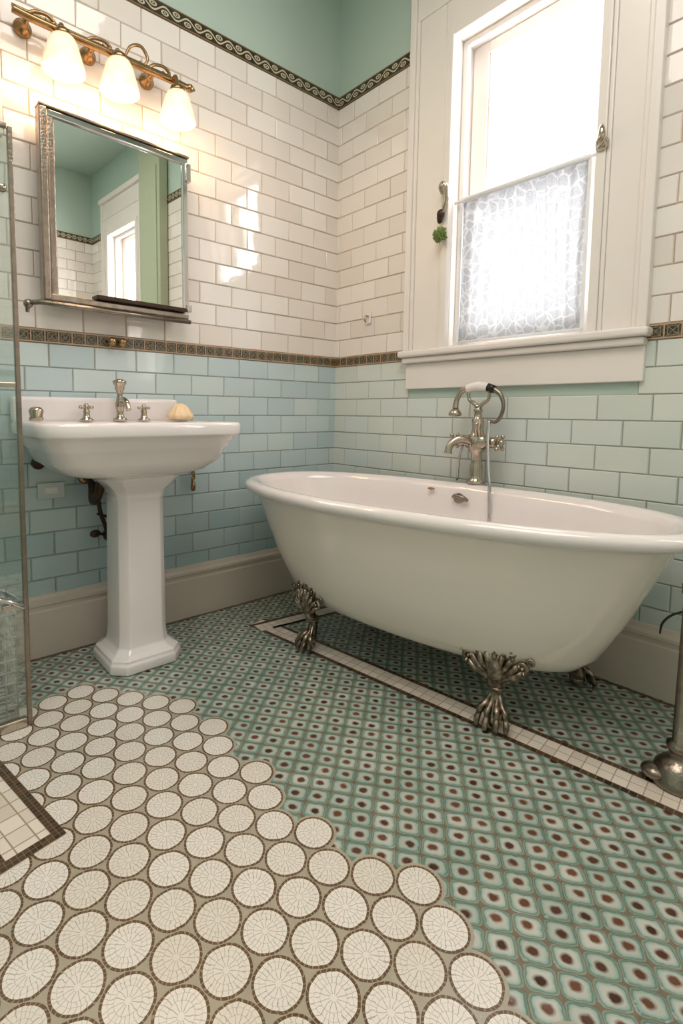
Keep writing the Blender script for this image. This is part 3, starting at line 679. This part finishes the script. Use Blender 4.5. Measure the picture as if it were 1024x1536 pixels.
for k,(yy,zz) in enumerate(((-1.400,2.056),(-1.208,2.060),(-.980,2.036))):
    lathe("shade_%d"%k,[(r,z) for r,z in sh],(bx+.035,yy,zz),M_shade,vl,seg=32)
    lathe("fitter_%d"%k,[(.026,.108),(.030,.115),(.026,.128),(.012,.140)],(bx+.035,yy,zz),M_brass,vl)
    tube("arm_%d"%k,[(bx,yy,bz),(bx+.02,yy,bz+.008),(bx+.035,yy,zz+.136)],.008,M_brass,vl,8)
    L=bpy.data.lights.new("bulb_%d"%k,'POINT'); L.color=(1,.57,.27); L.energy=2.0; L.shadow_soft_size=.035
    lo=bpy.data.objects.new("bulb_%d"%k,L); COL.objects.link(lo); lo.location=(bx+.055,yy,zz-.04); lo.parent=vl

# ---------------------------------------------------------------- shower glass panel
sg=grp("shower_glass_panel")
px_,py_=.452,-1.640
boxes("glass",[((px_-.004,-2.55,.03),(px_+.004,py_,1.66))],M_glass,sg)
boxes("edge_profile",[((px_-.009,py_-.006,.004),(px_+.009,py_+.006,1.665))],M_pewter,sg,.002)
boxes("bottom_rail",[((px_-.012,-2.55,.004),(px_+.012,py_-.007,.03))],M_nickel,sg,.003)
boxes("top_rail",[((px_-.008,-2.55,1.66),(px_+.008,py_-.007,1.672))],M_pewter,sg,.002)
boxes("hinge",[((px_-.014,py_-.05,.98),(px_+.014,py_-.007,.992))],M_nickel,sg,.002)
boxes("hinge_low",[((px_-.014,py_-.06,.36),(px_+.014,py_-.007,.372))],M_nickel,sg,.002)
tube("towel_handle",[(px_+.01,-1.74,.41),(px_+.04,-1.73,.41),(px_+.05,-1.69,.395),(px_+.04,-1.655,.37),(px_+.008,-1.652,.37)],.007,M_chrome,sg,10)
sphere("knob",(px_+.014,-1.665,1.50),.012,M_nickel,sg)
wb_=grp("white_wire_basket")
bx0,bx1,by0,by1,bz0,bz1=.16,.40,-1.98,-1.66,.006,.33
L=[]
for zz in [bz0+.006+(bz1-bz0-.012)*i/9 for i in range(10)]:
    for p,q in (((bx0,by0),(bx1,by0)),((bx1,by0),(bx1,by1)),((bx1,by1),(bx0,by1)),((bx0,by1),(bx0,by0))): L.append(tube("w",[(p[0],p[1],zz),(q[0],q[1],zz)],.003 if 0<zz<bz1-.01 else .006,M_trim,seg=6,smoothpath=False))
for i in range(12):
    y=by0+(by1-by0)*i/11
    for x in (bx0,bx1): L.append(tube("w",[(x,y,bz0),(x,y,bz1)],.003,M_trim,seg=6,smoothpath=False))
for i in range(10):
    x=bx0+(bx1-bx0)*i/9
    for y in (by0,by1): L.append(tube("w",[(x,y,bz0),(x,y,bz1)],.003,M_trim,seg=6,smoothpath=False))
    L.append(tube("w",[(x,by0,bz0+.004),(x,by1,bz0+.004)],.003,M_trim,seg=6,smoothpath=False))
join("wire_frame",L,wb_)

# ---------------------------------------------------------------- chrome stand pipe (right)
stp=grp("chrome_stand_pipe")
lathe("pipe",[(.062,.004),(.062,.012),(.055,.022),(.050,.045),(.036,.060),(.024,.066),(.022,.085),(.028,.092),(.028,.104),(.017,.112),(.014,.48),(.019,.488),(.019,.51),(.011,.52),(.009,.545)],(1.718,-.440,0),M_pewter,stp)
sphere("base_lobe",(1.676,-.470,.024),.030,M_pewter,stp,(1,1,.6))
tube("lever",[(1.708,-.440,.44),(1.680,-.435,.42),(1.660,-.425,.39),(1.655,-.42,.36)],[.003,.003,.003,.002],M_black,stp,6)

# ---------------------------------------------------------------- sage cupboard seen only in the mirror
d1=grp("tall_linen_cupboard")
boxes("carcass",[((1.80,-.08,.004),(2.12,-.012,2.95))],M_sage,d1,.004)
boxes("door_panels",[((1.84,-.088,.2),(2.08,-.0805,1.0)),((1.84,-.088,1.15),(2.08,-.0805,2.75))],M_sage,d1,.003)

# ---------------------------------------------------------------- lights / world
w=bpy.data.worlds.new("World"); S.world=w; w.use_nodes=True
bg=w.node_tree.nodes["Background"]; bg.inputs[0].default_value=(1.0,.955,.940,1); bg.inputs[1].default_value=9.8
def area(name,loc,rot,sx,sy,e,col,portal=False):
    L=bpy.data.lights.new(name,'AREA'); L.shape='RECTANGLE'; L.size=sx; L.size_y=sy; L.energy=e; L.color=col
    if portal: L.cycles.is_portal=True
    o=bpy.data.objects.new(name,L); COL.objects.link(o); o.location=loc; o.rotation_euler=rot; return o
area("window_daylight_portal",((WIN[0]+WIN[1])/2,.21,(WIN[2]+WIN[3])/2),(math.radians(-90),0,0),.60,1.28,1,(1,1,1),True)
area("window_daylight_portal_b",((W2[0]+W2[1])/2,.21,(WIN[2]+WIN[3])/2),(math.radians(-90),0,0),.54,1.28,1,(1,1,1),True)
area("added_ceiling_fill",(1.7,-1.7,ZC-.03),(0,0,0),1.6,1.6,38,(1,.89,.83))  # soft room fill added under the ceiling, not a known fixture

# ---------------------------------------------------------------- camera
cd=bpy.data.cameras.new("camera"); co=bpy.data.objects.new("camera",cd); COL.objects.link(co)
F=V((-0.7703,0.6317,-0.0832)).normalized(); Rt=V((0.6337,0.7738,0.0088)); Rt=(Rt-F*Rt.dot(F)).normalized(); Up=Rt.cross(F)
co.matrix_world=Matrix(((Rt.x,Up.x,-F.x,2.055),(Rt.y,Up.y,-F.y,-1.963),(Rt.z,Up.z,-F.z,.92),(0,0,0,1)))
cd.sensor_fit='AUTO'; cd.sensor_width=36; cd.lens=778/1536*36; cd.shift_x=(512-442)/1536; cd.shift_y=-(768-682)/1536; cd.clip_start=.02
S.camera=co
